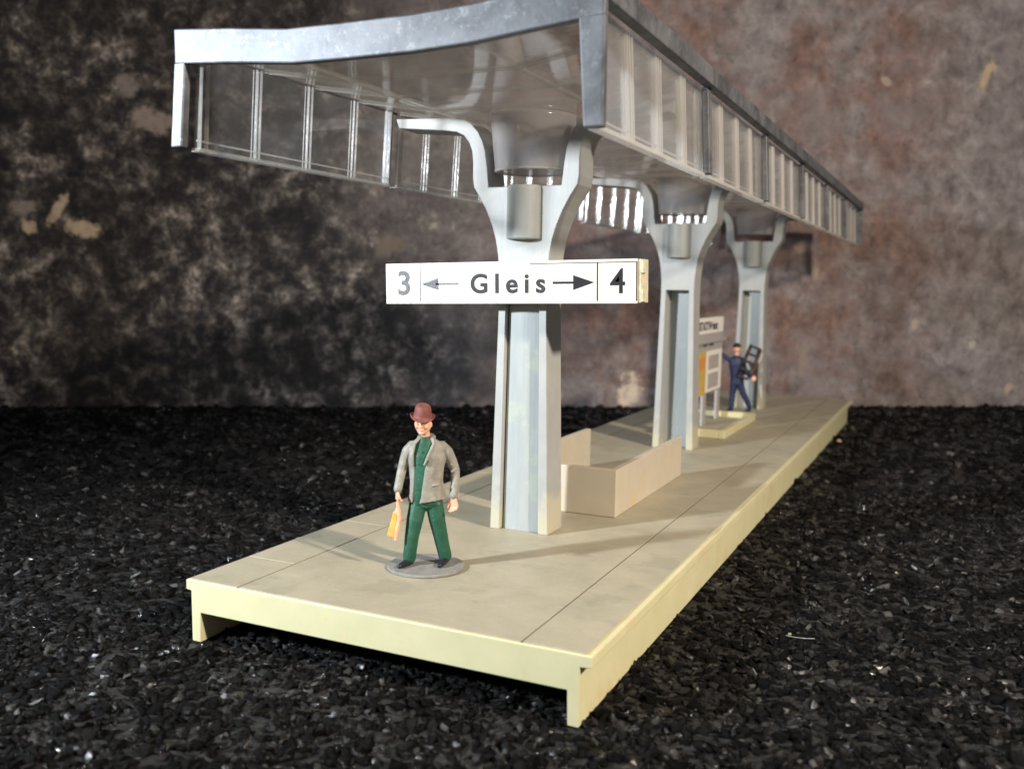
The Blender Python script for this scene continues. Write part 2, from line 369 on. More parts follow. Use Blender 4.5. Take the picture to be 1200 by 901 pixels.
bm = bmesh.new()
for x0, x1, off in ((.0, B - .012, 1.26), (B + .012, PW - B - .012, None), (PW - B + .012, PW - .085, None)):
    ys = [.03]
    if off:
        y = off
        while y < L: ys.append(y); y += 2.48
    ys.append(L - .04)
    for a, b in zip(ys, ys[1:]):
        box(bm, x0 + (.035 if x0 == 0 else 0), x1, a + .004, b - .004, -.013, .004 * (1 if x0 > 1 else 0))
link('paving', bm, M_pave, pf, bevel=.006, off=pf_off)
bm = bmesh.new()
for gx in (B, PW - B): box(bm, gx - .02, gx + .02, .03, L - .05, -.013, -.0075)
link('groove_shade', bm, paint('groove_shade_paint', (.10, .075, .045), .8), pf, off=pf_off)  # dark strips standing in for shade inside the paving grooves
bm = bmesh.new(); box(bm, .092, .24, .148, L - .1, GZ, -.156); link('side_wall', bm, M_cream, pf, bevel=.015, off=pf_off)
bm = bmesh.new(); box(bm, PW - .28, PW - .152, .148, L - .1, GZ, -.156); link('side_wall', bm, M_cream, pf, bevel=.015, off=pf_off)
bm = bmesh.new(); box(bm, .242, PW - .282, L - .3, L - .12, -.47, -.156); link('end_apron', bm, M_cream, pf, bevel=.012, off=pf_off)

# ------------------------------------------------------------------ columns
outer = [(.53, 0), (.505, .9), (.427, 3.9), (.432, 4.3), (.46, 4.6), (.505, 4.85), (.58, 5.09), (.68, 5.32), (.80, 5.53), (.92, 5.71), (.945, 5.85), (.945, 6.12), (.965, 6.30), (1.02, 6.44), (1.12, 6.56), (1.26, 6.625), (1.5, 6.66), (2.38, 6.74), (2.44, 6.90)]
inner = [(1.32, 6.855), (1.14, 6.835), (1.0, 6.76), (.86, 6.62), (.77, 6.46), (.715, 6.28), (.68, 6.05), (.645, 5.71)]
D = .63
def column(y, label, idx):
    c = empty('canopy_column', (3, y + D / 2, 0)); tag(c, label, 'column', 'Y-shaped columns down the middle of the platform')
    dz = -D / 2
    h = outer + inner
    ih = .43 - .12
    notch = [(-.36, .0), (-.30, 4.05), (.30, 4.05), (.36, 0)]
    full = [(-x, z) for x, z in reversed(h)] + [(x, z) for x, z in h]
    # start at the left inner top of the U, run down left side, notch, up the right
    left = [(-x, z) for x, z in reversed(outer)]        # tip -> foot
    right = outer
    poly = [(-x, z) for x, z in reversed(inner)] [::1]  # foot of U -> towards tip, left
    poly = [(-x, z) for x, z in reversed(inner)] + left + notch + right + inner
    bm = bmesh.new(); prism_y(bm, poly, dz, dz + D)
    bmesh.ops.recalc_face_normals(bm, faces=bm.faces); bm.normal_update(); bmesh.ops.triangulate(bm, faces=[f for f in bm.faces if len(f.verts) > 4])
    link('arched_frame', bm, M_col, c, bevel=.014)
    bm = bmesh.new()
    if idx == 0:                                        # web fills the front with a softly rounded face
        n = 10; rs = []
        for z, w in ((.003, .352), (4.047, .296)):
            r = [(x * w / .35, dz + .12 - .05 * (1 - (x / .35) ** 2), z) for x in [-.33 + .68 * k / n for k in range(n + 1)]]
            r += [(.35 * w / .35, dz + .5, z), (-.33 * w / .35, dz + .5, z)]
            rs.append(r)
        rings(bm, rs); link('web', bm, M_web, c)
    else:
        hexa(bm, ((-.355, .16, .003), (.355, .16, .003), (.355, .30, .003), (-.355, .30, .003)), ((-.296, .16, 4.047), (.296, .16, 4.047), (.296, .3, 4.047), (-.296, .3, 4.047)))
        link('web', bm, M_web, c)
    bm = bmesh.new(); lathe(bm, [(.27, 4.855), (.30, 4.87), (.30, 5.66), (.285, 5.715)], (0, dz + .05, 0), 40)
    link('rain_pipe', bm, M_pipe, c, smooth=False)
    bm = bmesh.new()
    # open smoked funnel with a wall thickness
    lathe(bm, [(.70, 6.80), (.70, 6.855), (.66, 6.855), (.56, 5.99), (.56, 5.955), (.605, 5.955), (.62, 6.0), (.70, 6.80)], (0, 0, 0), 48, False, False)
    f = link('drain_funnel', bm, M_funnel, c, smooth=True)
    bm = bmesh.new(); lathe(bm, [(.60, 5.95), (.625, 5.955), (.63, 5.985), (.612, 5.99), (.60, 5.95)], n=48, cap0=False, cap1=False); link('funnel_rim', bm, M_rib_bright, f, smooth=True)
    return c
column(4.49, 'nearest light grey Y-shaped column, behind the Gleis sign', 0)
column(13.9, 'middle light grey Y-shaped column with a hollow shaft, just beyond the low stair barrier', 1)
column(23.3, 'farthest light grey Y-shaped column, behind the man in navy carrying a ladder', 2)

# ------------------------------------------------------------------ canopy
cn = empty('platform_canopy', (3, 14.3, 5.8)); co = Vector((-3, -14.3, -5.8))
tag(cn, 'clear plastic platform canopy with silver grey frame on three columns', 'canopy')
BAY = 4.76; RE = 28.8
def strip(bm, prof, y0, y1, th, xs=None):   # roof sheet following the section
    up = [(x, z + th) for x, z in prof]; prism_y(bm, prof + up[::-1], y0, y1)
roofp = [(.27, 7.10), (1.75, 6.865), (4.25, 6.865), (5.73, 7.10)]
bm = bmesh.new(); strip(bm, roofp, .13, RE - .1, .045); link('roof_sheet', bm, M_roof, cn, off=co)
bm = bmesh.new()
y = .3 + 1.19
k = 0
while y < RE - .4:
    w = .035 if abs((y - .3) % BAY) > .3 and abs((y - .3) % BAY - BAY) > .3 else .07
    for dy in (-.05, .05):
        pr = [(x, z - .03) for x, z in roofp]
        a = pr[0:2]; strip(bm, [(x, z) for x, z in pr], y + dy - .007, y + dy + .007, .031)
    y += 1.19
link('roof_ribs', bm, M_rib, cn, off=co)
# bends of the roof: a step of thicker plastic
bm = bmesh.new()
for x in (1.72, 4.22): box(bm, x, x + .06, .14, RE - .12, 6.835, 6.87)
link('roof_rails', bm, M_rib, cn, off=co)
# fascia, front and rear
def fascia(y0, y1):
    top = [(-.01, 7.36), (.9, 7.29), (1.8, 7.195), (2.6, 7.185), (3.6, 7.185), (4.4, 7.22), (5.2, 7.31), (5.95, 7.39)]
    bot = [(5.95, 6.95), (5.2, 6.88), (4.4, 6.80), (3.6, 6.765), (2.6, 6.765), (1.9, 6.775), (.9, 6.86), (0, 6.92)]
    bm = bmesh.new(); prism_y(bm, top + bot, y0, y1)
    bmesh.ops.recalc_face_normals(bm, faces=bm.faces); bm.normal_update(); bmesh.ops.triangulate(bm, faces=[f for f in bm.faces if len(f.verts) > 4])
    link('fascia', bm, M_silver, cn, bevel=.02, off=co)
fascia(-.03, .10); fascia(RE - .03, RE + .1)
def post(xa, xb, xc, xd, y0, y1, z0, z1):   # bottom xa..xb, top xc..xd
    bm = bmesh.new(); hexa(bm, ((xa, y0, z0), (xb, y0, z0), (xb, y1, z0), (xa, y1, z0)), ((xc, y0, z1), (xd, y0, z1), (xd, y1, z1), (xc, y1, z1)))
    return bm
for y0, y1 in ((-.028, .098), (RE - .028, RE + .098)):
    link('corner_post', post(-.10, .09, -.012, .175, y0, y1, 5.85, 6.93), M_silver, cn, bevel=.02, off=co)
    link('corner_post', post(5.74, 5.96, 5.66, 5.953, y0 - .004, y1, 5.80, 6.96), M_silver, cn, bevel=.02, off=co)
# side rails over the side panels
bm = bmesh.new()
prism_y(bm, [(5.80, 7.12), (5.97, 7.12), (5.97, 7.38), (5.80, 7.36)], .102, RE - .035); link('side_rail', bm, M_silver, cn, bevel=.02, off=co)
bm = bmesh.new()
prism_y(bm, [(.19, 7.13), (.19, 7.34), (.02, 7.36), (.02, 7.13)], .102, RE - .035); link('side_rail', bm, M_silver, cn, bevel=.02, off=co)
# side panels: one clear sheet per bay with upright ribs, outer posts of the frame between them
def sx(side, z):    # x of panel face at height z (panels flare outward at the foot)
    t = (7.10 - z) / 1.3
    return (.275 - .075 * t) if side < 0 else (5.725 + .075 * t)
def slab_side(bm, side, y0, y1, z0, z1, d0, d1):   # box following the flare; d0..d1 outward offsets
    s = side
    hexa(bm, [(sx(s, z0) + s * d, y, z0) for d, y in ((d0, y0), (d1, y0), (d1, y1), (d0, y1))], [(sx(s, z1) + s * d, y, z1) for d, y in ((d0, y0), (d1, y0), (d1, y1), (d0, y1))])
for side in (-1, 1):
    for b in range(6):
        ya = .12 + b * BAY + (.0 if b == 0 else .11); yb = .12 + (b + 1) * BAY - .11
        if b == 5: yb = RE - .05
        bm = bmesh.new(); slab_side(bm, side, ya, yb, 5.82, 7.10, 0, .035)
        pn = link('side_panel', bm, M_clear if side < 0 else M_clear_bright, cn, off=co)
        bm = bmesh.new()
        for k in range(1, 4):
            yy = .12 + b * BAY + k * BAY / 4 + random.uniform(-.02, .02)
            for dy, w in ((-.05, .0055), (.05, .010)) if side < 0 else ((-.13, .006), (-.05, .008), (.06, .016)):
                slab_side(bm, side, yy + dy - w, yy + dy + w, 5.83, 7.085, -.032, .0)
                slab_side(bm, side, yy + dy - w, yy + dy + w, 5.83, 7.085, .035, .05 if side < 0 else .065)
        for yy in (ya + .03, yb - .03, ya + .16, yb - .16): slab_side(bm, side, yy - .012, yy + .012, 5.83, 7.085, -.05, 0)
        slab_side(bm, side, ya, yb, 5.80, 5.85, -.06, .075)
        slab_side(bm, side, ya, yb, 5.93, 5.955, -.025, 0)
        link('panel_ribs', bm, M_rib if side < 0 else M_rib_bright, pn)
        if b:
            yy = .12 + b * BAY
            bm = bmesh.new(); slab_side(bm, side, yy - (.055 if side < 0 else .09), yy + (.055 if side < 0 else .09), 5.84, 7.125, .04, .15)
            link('frame_post', bm, M_silver, cn, bevel=.015, off=co)

# ------------------------------------------------------------------ track sign
sg = empty('track_sign', (2.89, 4.28, 3.825), 0); sg.rotation_euler = (0, math.radians(-1.45), 0)
tag(sg, 'long white Gleis direction sign for tracks 3 and 4 glued across the nearest column', 'sign')
LW = 4.50
bm = bmesh.new(); box(bm, -LW / 2, LW / 2, -.17, .205, .0, .66); link('sign_box', bm, M_ivory, sg, bevel=.012)
bm = bmesh.new(); box(bm, -LW / 2 + .004, LW / 2 - .05, -.195, -.1715, -.006, .664)
box(bm, -LW / 2 + .03, LW / 2 - .3, -.21, -.196, -.01, .672)
bmesh.ops.delete(bm, geom=bm.faces[6:], context='FACES')
link('paper_face', bm, M_white, sg)
for za, zb in ((.02, .20), (.45, .64)):
    bm = bmesh.new(); box(bm, LW / 2 - .012, LW / 2 + .03, -.165, .02, za, zb); link('end_tab', bm, M_ivory, sg)
YF = -.1975
def text(s, x, z, h, m, parent, name, yy=YF, bold=.012, rot=(math.pi / 2, 0, 0), spacing=1.0, xs=1.0, align='CENTER', fit=None):
    cu = bpy.data.curves.new(name, 'FONT'); cu.body = s; cu.size = h / .70; cu.align_x = align; cu.offset = bold; cu.extrude = .0015; cu.resolution_u = 10; cu.space_character = spacing
    to = bpy.data.objects.new('tmp', cu); COL.objects.link(to)
    dg = bpy.context.evaluated_depsgraph_get(); me = bpy.data.meshes.new_from_object(to.evaluated_get(dg))
    bpy.data.objects.remove(to)
    me.materials.clear(); me.materials.append(m)
    if fit:
        xx = [v.co.x for v in me.vertices]; mid = (max(xx) + min(xx)) / 2; k = fit / (max(xx) - min(xx))
        for v in me.vertices: v.co.x = (v.co.x - mid) * k
    o = bpy.data.objects.new(name, me); COL.objects.link(o); o.parent = parent; o.rotation_euler = rot; o.scale = (xs, 1, 1)
    o.location = (x, yy, z) if rot[2] == 0 else (yy, x, z)
    return o
def U(t): return float(np.interp(t, (45, 95, 145, 190, 262, 345, 395, 460, 532, 608, 705, 735, 822, 908, 975, 1032, 1100), (-2.249, -2.008, -1.771, -1.56, -1.227, -.85, -.627, -.341, -.029, .294, .698, .821, 1.174, 1.515, 1.777, 1.996, 2.254)))   # stations along the sign
text('3', -1.89, .15, .385, M_glareink, sg, 'numeral', fit=.235)
text('4', 1.887, .15, .375, M_ink, sg, 'numeral', fit=.24, bold=.004)
text('Gleis', .035, .17, .30, M_halfink, sg, 'lettering', spacing=1.45, bold=.011, fit=1.325)
def flat(polys, m, name):
    bm = bmesh.new()
    for p in polys: prism_y(bm, p, YF - .0006, YF + .0008)
    link(name, bm, m, sg)
zc = .315
flat([[(U(735), zc - .018), (U(822), zc - .018), (U(822), zc + .018), (U(735), zc + .018)], [(U(820), zc - .115), (U(908), zc), (U(820), zc + .115)]], M_ink, 'arrow')
flat([[(U(250), zc - .014), (U(345), zc - .014), (U(345), zc + .014), (U(250), zc + .014)], [(U(262), zc - .10), (U(262), zc + .10), (U(190), zc)]], M_glareink, 'arrow')
flat([[(U(918), .03), (U(923), .03), (U(923), .61), (U(918), .61)], [(U(640), .610), (U(1086), .610), (U(1086), .622), (U(640), .622)], [(U(1081), .03), (U(1086), .03), (U(1086), .609), (U(1081), .609)]], M_ink, 'border_line')
flat([[(-1.585, .03), (-1.568, .03), (-1.568, .61), (-1.585, .61)], [(U(200), .612), (U(638), .612), (U(638), .618), (U(200), .618)]], M_glareink, 'border_line')

# ------------------------------------------------------------------ stair barrier
sb = empty('stair_barrier', (3, 8.4, .0)); tag(sb, 'low beige U-shaped stair barrier behind the nearest column', 'barrier'); so = Vector((-3, -8.4, 0))
T = .13
bm = bmesh.new(); box(bm, 4.13 - T, 4.13 - .002, 6.18 + T + .001, 10.6, .005, .87); link('side_panel', bm, M_barrier, sb, bevel=.012, off=so)
bm = bmesh.new(); box(bm, 1.872, 1.87 + T, 6.18 + T + .001, 10.6, .005, .87); link('side_panel', bm, M_barrier, sb, bevel=.012, off=so)
bm = bmesh.new(); box(bm, 1.87, 4.13, 6.18, 6.18 + T, .005, .87); link('end_panel', bm, M_barrier, sb, bevel=.012, off=so)

# ------------------------------------------------------------------ information board and its plinth
kf = empty('kerb_frame', (2.85, 18.3, 0)); tag(kf, 'low cream rectangular kerb frame on the platform under the timetable board', 'kerb frame'); ko = Vector((-2.85, -18.3, 0))
bm = bmesh.new()
box(bm, 3.68, 3.86, 16.1, 20.45, .005, .24); box(bm, 1.84, 2.02, 16.1, 20.45, .005, .24)
box(bm, 2.022, 3.678, 16.103, 16.26, .005, .236); box(bm, 2.022, 3.678, 20.29, 20.447, .005, .236)
link('kerb', bm, M_cream, kf, bevel=.02, off=ko)
bm = bmesh.new(); box(bm, 2.023, 3.677, 16.262, 20.288, .005, .07); link('floor_plate', bm, M_pave, kf, off=ko)
ib = empty('timetable_board', (2.74, 17.9, .07)); tag(ib, 'grey station board with white name strip and yellow and white timetables', 'notice board'); io = Vector((-2.74, -17.9, -.07))
bm = bmesh.new(); box(bm, 2.68, 2.80, 15.6, 20.15, 2.775, 3.245); link('name_panel', bm, M_boardw, ib, bevel=.015, off=io)
bm = bmesh.new(); box(bm, 2.70, 2.795, 15.6, 20.1, 1.0, 2.77); link('backing', bm, M_grey, ib, bevel=.01, off=io)
bm = bmesh.new(); box(bm, 2.66, 2.86, 15.6, 20.35, 2.50, 2.60); link('ledge', bm, M_grey, ib, bevel=.01, off=io)
bm = bmesh.new(); box(bm, 2.797, 2.815, 18.0, 19.98, 1.03, 2.26); p = link('timetable', bm, M_boardw, ib, off=io)
bm = bmesh.new()
for z0, z1 in ((1.13, 1.58), (1.70, 2.12)):
    for k in range(9): box(bm, 2.8152, 2.817, 18.3, 19.6, z0 + k * (z1 - z0) / 9, z0 + (k + .72) * (z1 - z0) / 9)
link('timetable_print', bm, M_tabletxt, p)
bm = bmesh.new(); box(bm, 2.797, 2.812, 16.2, 17.995, 1.0, 2.25); p = link('departure_poster', bm, M_yellow, ib, off=io)
bm = bmesh.new(); box(bm, 2.8125, 2.815, 16.4, 17.85, 1.75, 2.1); link('poster_patch', bm, M_orange, p)
for yy in (15.9, 18.05, 19.85):
    bm = bmesh.new(); box(bm, 2.72, 2.79, yy - .2, yy + .2, .0725, .998); link('leg', bm, M_grey, ib, off=io)
    bm = bmesh.new()
o = text('NEUSTADT/Weinstr.', 17.98 - 17.9, 2.89 - .07, .24, M_halfink, ib, 'lettering', yy=2.802 - 2.74, bold=.012, rot=(math.pi / 2, 0, math.pi / 2), xs=.95)
o = text('Gleis 3   Abfahrt   Ankunft', 17.9 - 17.9, 2.40 - .07, .11, M_halfink, ib, 'lettering', yy=2.797 - 2.74, bold=.004, rot=(math.pi / 2, 0, math.pi / 2), spacing=1.2)

# ------------------------------------------------------------------ figures
def hand(bm, w, d, up, th, s=1.0, curl=.5):
    """w wrist, d pointing direction of palm, up = back-of-hand normal, th = side the thumb is on"""
    w = Vector(w); d = Vector(d).normalized(); up = Vector(up); up = (up - d * up.dot(d)).normalized(); sd = d.cross(up)
    if sd.dot(Vector(th)) < 0: sd = -sd
    palm = w + d * .05 * s
    for k in range(4):
        o = sd * (.033 - .022 * k) * s
        chain(bm, (w + o * .5, w + o + d * .075 * s), (.019 * s, .0165 * s), 8)
        b = w + o + d * .075 * s; ln = (.030, .035, .032, .025)[k] * s
        p1 = b + (d * math.cos(.35 + .2 * curl) - up * math.sin(.35 + .2 * curl)) * ln
        p2 = p1 + (d * math.cos(.9 * curl + .5) - up * math.sin(.9 * curl + .5)) * ln * .8
        p3 = p2 + (d * math.cos(1.7 * curl + .6) - up * math.sin(1.7 * curl + .6)) * ln * .6
        chain(bm, (b, p1, p2, p3), (.0120 * s, .0112 * s, .0105 * s, .009 * s), 8)
    b = w + sd * .022 * s + d * .015 * s
    chain(bm, (b, b + (sd * .8 + d * .8 - up * .2).normalized() * .045 * s, b + (sd * .75 + d * 1.3 - up * .5).normalized() * .08 * s), (.017 * s, .0135 * s, .011 * s), 8)

man = empty('person', (2.66, 2.02, .0), math.radians(30.2))
man.scale = (1, 1, 1.022)
tag(man, 'painted figurine in brown hat, grey jacket and green trousers standing on a grey disc', 'person')
dz = .05
# body: one continuous surface
bm = bmesh.new()
ell_loft(bm, [(0, 0, .92, .17, .12), (.0, 0, 1.1, .18, .12), (.01, 0, 1.3, .185, .125), (.01, 0, 1.5, .2, .13), (.01, 0, 1.68, .22, .12), (.01, 0, 1.78, .18, .1), (-.02, 0, 1.86, .08, .07)])
chain(bm, ((-.01, .0, 1.8), (-.03, -.01, 1.97)), (.072, .066))
HC = Vector((-.055, -.02, 2.07))
turn = Matrix.Rotation(math.radians(-14), 4, 'Z')
def hp(x, y, z): return HC + turn @ Vector((x, y, z))
ball(bm, HC, .13, .92, 1.04, 1.12, 20, turn)
ball(bm, hp(0, -.035, -.085), .085, .95, .95, .8, 14, turn)           # jaw
ball(bm, hp(0, -.105, -.118), .035, 1.1, .8, .8, 10)                   # chin
chain(bm, (hp(0, -.132, .02), hp(0, -.158, -.03)), (.014, .024), 8)    # nose
chain(bm, (hp(-.06, -.118, .038), hp(.06, -.118, .038)), (.018, .018), 8)  # brow
chain(bm, (hp(-.032, -.128, -.072), hp(.032, -.128, -.072)), (.012, .012), 8)
for s in (-1, 1):
    ball(bm, hp(s * .062, -.098, -.03), .034, 1, .8, .9, 8)            # cheeks
    ball(bm, hp(s * .118, .01, -.01), .032, .45, .8, 1.15, 8)          # ears
chain(bm, ((-.24, 0, 1.73), (-.35, .012, 1.43), (-.415, -.08, 1.12)), (.055, .045, .034))
chain(bm, ((.26, 0, 1.72), (.410, .03, 1.39), (.388, -.07, 1.04)), (.055, .045, .034))
hand(bm, (-.412, -.09, 1.11), (-.02, -.12, -1), (-1, -.3, 0), (0, -1, 0), 1.25, 1.2)
hand(bm, (.385, -.075, 1.02), (.12, -.12, -1), (.5, .9, 0), (-1, -.2, 0), 1.5, .6)
chain(bm, ((-.12, 0, .9), (-.2, -.07, .5), (-.245, -.02, .14)), (.1, .075, .05)); chain(bm, ((.13, 0, .9), (.2, .0, .5), (.27, .05, .15)), (.1, .075, .05))
fuse(link('body', bm, M_skin, man), .0065, 3)
# eyes
bm = bmesh.new()
M_eye = paint('eye_paint', (.33, .17, .12), .4)
for s in (-1, 1):
    bm = bmesh.new(); ball(bm, hp(s * .045, -.128, .004), .011, 1.2, .6, .8, 8); link('eye', bm, M_eye, man, smooth=True)
# shirt
bm = bmesh.new()
ell_loft(bm, [(-.015, -.005, .93, .215, .145), (-.01, -.01, 1.05, .225, .155), (0, -.015, 1.25, .225, .165), (0, -.01, 1.45, .235, .165), (0, -.005, 1.62, .25, .155), (0, 0, 1.75, .22, .12), (-.02, -.005, 1.84, .11, .10), (-.025, -.01, 1.895, .088, .085)])
fuse(link('shirt', bm, M_green, man), .012, 3)
for z in (1.70, 1.52, 1.34, 1.16):
    bm = bmesh.new(); ball(bm, (-.115, -.158, z), .012, 1, .6, 1, 8); link('button', bm, M_green, man, smooth=True)
# jacket: open shell with sleeves
bm = bmesh.new()
rows = [(.0, .98, .275, .20), (.005, 1.05, .27, .195), (.0, 1.25, .24, .185), (.0, 1.45, .252, .185), (.005, 1.6, .285, .178), (.0, 1.72, .285, .155), (-.005, 1.80, .22, .125), (-.015, 1.86, .135, .11), (-.02, 1.90, .105, .10)]
N = 36
op = {.98: (-52, -22), 1.05: (-52, -18), 1.25: (-50, -14), 1.45: (-48, -6), 1.6: (-46, 6), 1.72: (-46, 14), 1.80: (-46, 24), 1.86: (-44, 34), 1.90: (-40, 40)}
shells = []
for th in (.0, -.032):
    rs = []
    for cx, z, rx, ry in rows:
        a0, a1 = op[z]; a0 = 360 + a0
        r = []
        for k in range(N + 1):
            a = math.radians(a1 + (a0 - a1) * k / N)
            wr = 1 + .018 * math.sin(a * 3 + z * 9) + .012 * math.sin(a * 7 - z * 14)
            r.append((cx + (rx + th) * wr * math.sin(a), -(ry + th) * wr * math.cos(a), z + (.02 * math.sin(a * 2) if z == .98 else 0)))
        rs.append(r)
    shells.append([[bm.verts.new(p) for p in r] for r in rs])
A, Bv = shells
nr = len(rows)
for i in range(nr - 1):
    for k in range(N):
        bm.faces.new((A[i][k], A[i][k + 1], A[i + 1][k + 1], A[i + 1][k])); bm.faces.new((Bv[i][k], Bv[i + 1][k], Bv[i + 1][k + 1], Bv[i][k + 1]))
    for k in (0, N): bm.faces.new((A[i][k], A[i + 1][k], Bv[i + 1][k], Bv[i][k]))
for i in (0, nr - 1):
    for k in range(N): bm.faces.new((A[i][k], Bv[i][k], Bv[i][k + 1], A[i][k + 1]))
chain(bm, ((-.215, .0, 1.755), (-.275, .0, 1.68), (-.315, .01, 1.56), (-.352, .015, 1.43), (-.385, -.03, 1.28), (-.41, -.08, 1.155)), (.075, .082, .076, .068, .064, .062), 14)
chain(bm, ((.215, .0, 1.745), (.29, .0, 1.67), (.362, .015, 1.53), (.412, .03, 1.40), (.415, -.015, 1.23), (.392, -.068, 1.06)), (.082, .088, .078, .07, .066, .066), 14)
chain(bm, ((.385, -.035, 1.47), (.345, -.055, 1.50)), (.02, .02), 8); chain(bm, ((.43, -.02, 1.44), (.36, -.06, 1.40)), (.02, .022), 8)
# lapel and collar
chain(bm, ((.085, -.075, 1.885), (.10, -.125, 1.80), (.03, -.175, 1.66), (-.035, -.20, 1.52)), (.018, .026, .026, .016), 8)
chain(bm, ((-.09, -.065, 1.885), (-.17, -.10, 1.80), (-.205, -.125, 1.66), (-.205, -.14, 1.5)), (.016, .022, .022, .014), 8)
chain(bm, ((.11, .0, 1.885), (.07, .085, 1.90), (-.04, .105, 1.90), (-.12, .03, 1.885)), (.022, .024, .024, .02), 8)
chain(bm, ((.10, -.185, 1.22), (.19, -.155, 1.23)), (.012, .012), 8)
fuse(link('jacket', bm, M_jacket, man), .0095, 3)
# trousers
bm = bmesh.new()
ell_loft(bm, [(0, .02, .84, .17, .10), (-.005, 0, .90, .22, .14), (-.005, -.005, 1.02, .22, .15), (0, -.005, 1.1, .2, .14)])
chain(bm, ((-.12, 0, .93), (-.165, -.05, .70), (-.205, -.075, .48), (-.225, -.055, .30), (-.24, -.02, .155)), (.13, .122, .105, .098, .098), 16)
chain(bm, ((.115, 0, .93), (.155, .0, .70), (.205, .01, .48), (.245, .03, .30), (.28, .055, .155)), (.13, .122, .108, .10, .098), 16)
fuse(link('trousers', bm, M_green, man), .0105, 3)
# shoes
for pts, r in ((((-.225, .0, .10), (-.26, -.07, .095), (-.335, -.16, .085), (-.375, -.21, .08)), (.062, .055, .045, .036)), (((.285, .05, .10), (.262, -.03, .095), (.215, -.15, .085), (.195, -.20, .08)), (.062, .055, .045, .036))):
    bm = bmesh.new(); chain(bm, pts, r, 12)
    chain(bm, (pts[0], (pts[0][0] * .99, pts[0][1], .17)), (.06, .066), 12)
    fuse(link('shoe', bm, M_shoe, man), .009, 2)
# hat
bm = bmesh.new()
hc = HC + Vector((-.01, -.005, .085))
tilt = Matrix.Rotation(math.radians(3), 4, 'Y') @ Matrix.Rotation(math.radians(10), 4, 'X')
n = 36; prof = [(.145, .0), (.175, .0), (.190, .012), (.183, .026), (.15, .024), (.138, .04), (.130, .12), (.118, .175), (.085, .20), (.05, .19), (.001, .178)]
rs = []
for r, z in prof:
    ring = []
    for k in range(n):
        a = 2 * math.pi * k / n
        lift = (.034 * abs(math.cos(a)) ** 3 - .020 * max(0, -math.sin(a))) * (1 if r > .16 else .2 if z < .03 else 0)
        ring.append(tuple(hc + tilt @ Vector((r * math.cos(a) * (.98 if r > .16 else .92), r * math.sin(a) * 1.08, z + lift))))
    rs.append(ring)
rings(bm, rs); h = link('hat', bm, M_hat, man, smooth=True)
s = h.modifiers.new('sub', 'SUBSURF'); s.levels = 1; s.render_levels = 2
bm = bmesh.new(); lathe(bm, [(.545, .004), (.56, .012), (.56, .036), (.548, .046), (.001, .05)], n=72, cap1=False); link('base_disc', bm, M_disc, man, smooth=False)
# bag in his right hand
bag = empty('bag', (2.66, 2.02, .0), math.radians(30.2)); tag(bag, "small folded orange and pink bag hanging from the hatted figurine's hand", 'bag')
bm = bmesh.new()
hexa(bm, ((-.53, -.17, .50), (-.43, -.19, .49), (-.43, -.12, .49), (-.53, -.11, .50)), ((-.475, -.15, .86), (-.40, -.16, .90), (-.40, -.11, .90), (-.475, -.11, .86)))
hexa(bm, ((-.56, -.16, .52), (-.50, -.17, .51), (-.50, -.12, .51), (-.56, -.11, .52)), ((-.485, -.15, .80), (-.46, -.15, .82), (-.46, -.11, .82), (-.485, -.11, .80)))
fuse(link('bag_body', bm, M_bag, bag), .009, 3)
bm = bmesh.new(); chain(bm, ((-.415, -.15, 1.0), (-.39, -.155, .88), (-.385, -.17, .76), (-.41, -.18, .62), (-.435, -.18, .46)), (.022, .03, .03, .036, .026), 10)
chain(bm, ((-.40, -.13, .98), (-.43, -.14, .85)), (.02, .026), 8); fuse(link('bag_strap', bm, M_bag2, bag), .009, 2)

# second figure
w2 = math.radians(25)
m2 = empty('person', (2.95, 22.35, .0), w2); tag(m2, 'figurine in navy work suit seen from behind reaching up with one arm', 'person')
bm = bmesh.new()
ell_loft(bm, [(-.1, 0, 1.0, .17, .12), (-.12, 0, 1.3, .19, .13), (-.15, 0, 1.6, .22, .13), (-.15, 0, 1.8, .16, .1), (-.16, 0, 1.88, .08, .07)])
chain(bm, ((-.15, 0, 1.85), (-.155, 0, 2.0)), (.075, .07)); ball(bm, (-.155, 0, 2.12), .13, .95, 1.05, 1.15, 16)
chain(bm, ((-.155, .13, 2.12), (-.165, .155, 2.07)), (.02, .024), 8)
for s in (-1, 1): ball(bm, (-.155 + s * .125, 0, 2.1), .03, .5, .8, 1.1, 8)
chain(bm, ((-.33, 0, 1.76), (-.48, .05, 1.80), (-.66, .08, 1.96)), (.07, .06, .04)); chain(bm, ((.04, 0, 1.74), (.16, .03, 1.4), (.33, -.1, 1.16)), (.07, .06, .045))
hand(bm, (-.66, .08, 1.97), (-.5, .1, .6), (0, -1, .2), (1, 0, .3), 1.2, .6); hand(bm, (.33, -.1, 1.16), (.5, -.1, -.2), (0, -1, .2), (0, 0, 1), 1.6, 1.2)
chain(bm, ((-.2, 0, 1.0), (-.24, .02, .55), (-.26, 0, .12)), (.1, .08, .05)); chain(bm, ((-.02, 0, 1.0), (.14, -.02, .55), (.34, -.03, .14)), (.1, .08, .05))
fuse(link('body', bm, M_skin, m2), .011, 2)
bm = bmesh.new()
ell_loft(bm, [(-.11, 0, .93, .235, .16), (-.12, 0, 1.15, .215, .155), (-.14, 0, 1.4, .24, .16), (-.15, 0, 1.62, .27, .165), (-.15, 0, 1.78, .23, .13), (-.155, 0, 1.86, .11, .1), (-.155, 0, 1.9, .09, .085)])
chain(bm, ((-.32, 0, 1.75), (-.44, .03, 1.76), (-.52, .06, 1.83), (-.63, .08, 1.94)), (.09, .082, .075, .062)); chain(bm, ((.03, 0, 1.74), (.1, .02, 1.55), (.17, .03, 1.38), (.32, -.09, 1.18)), (.095, .085, .08, .062))
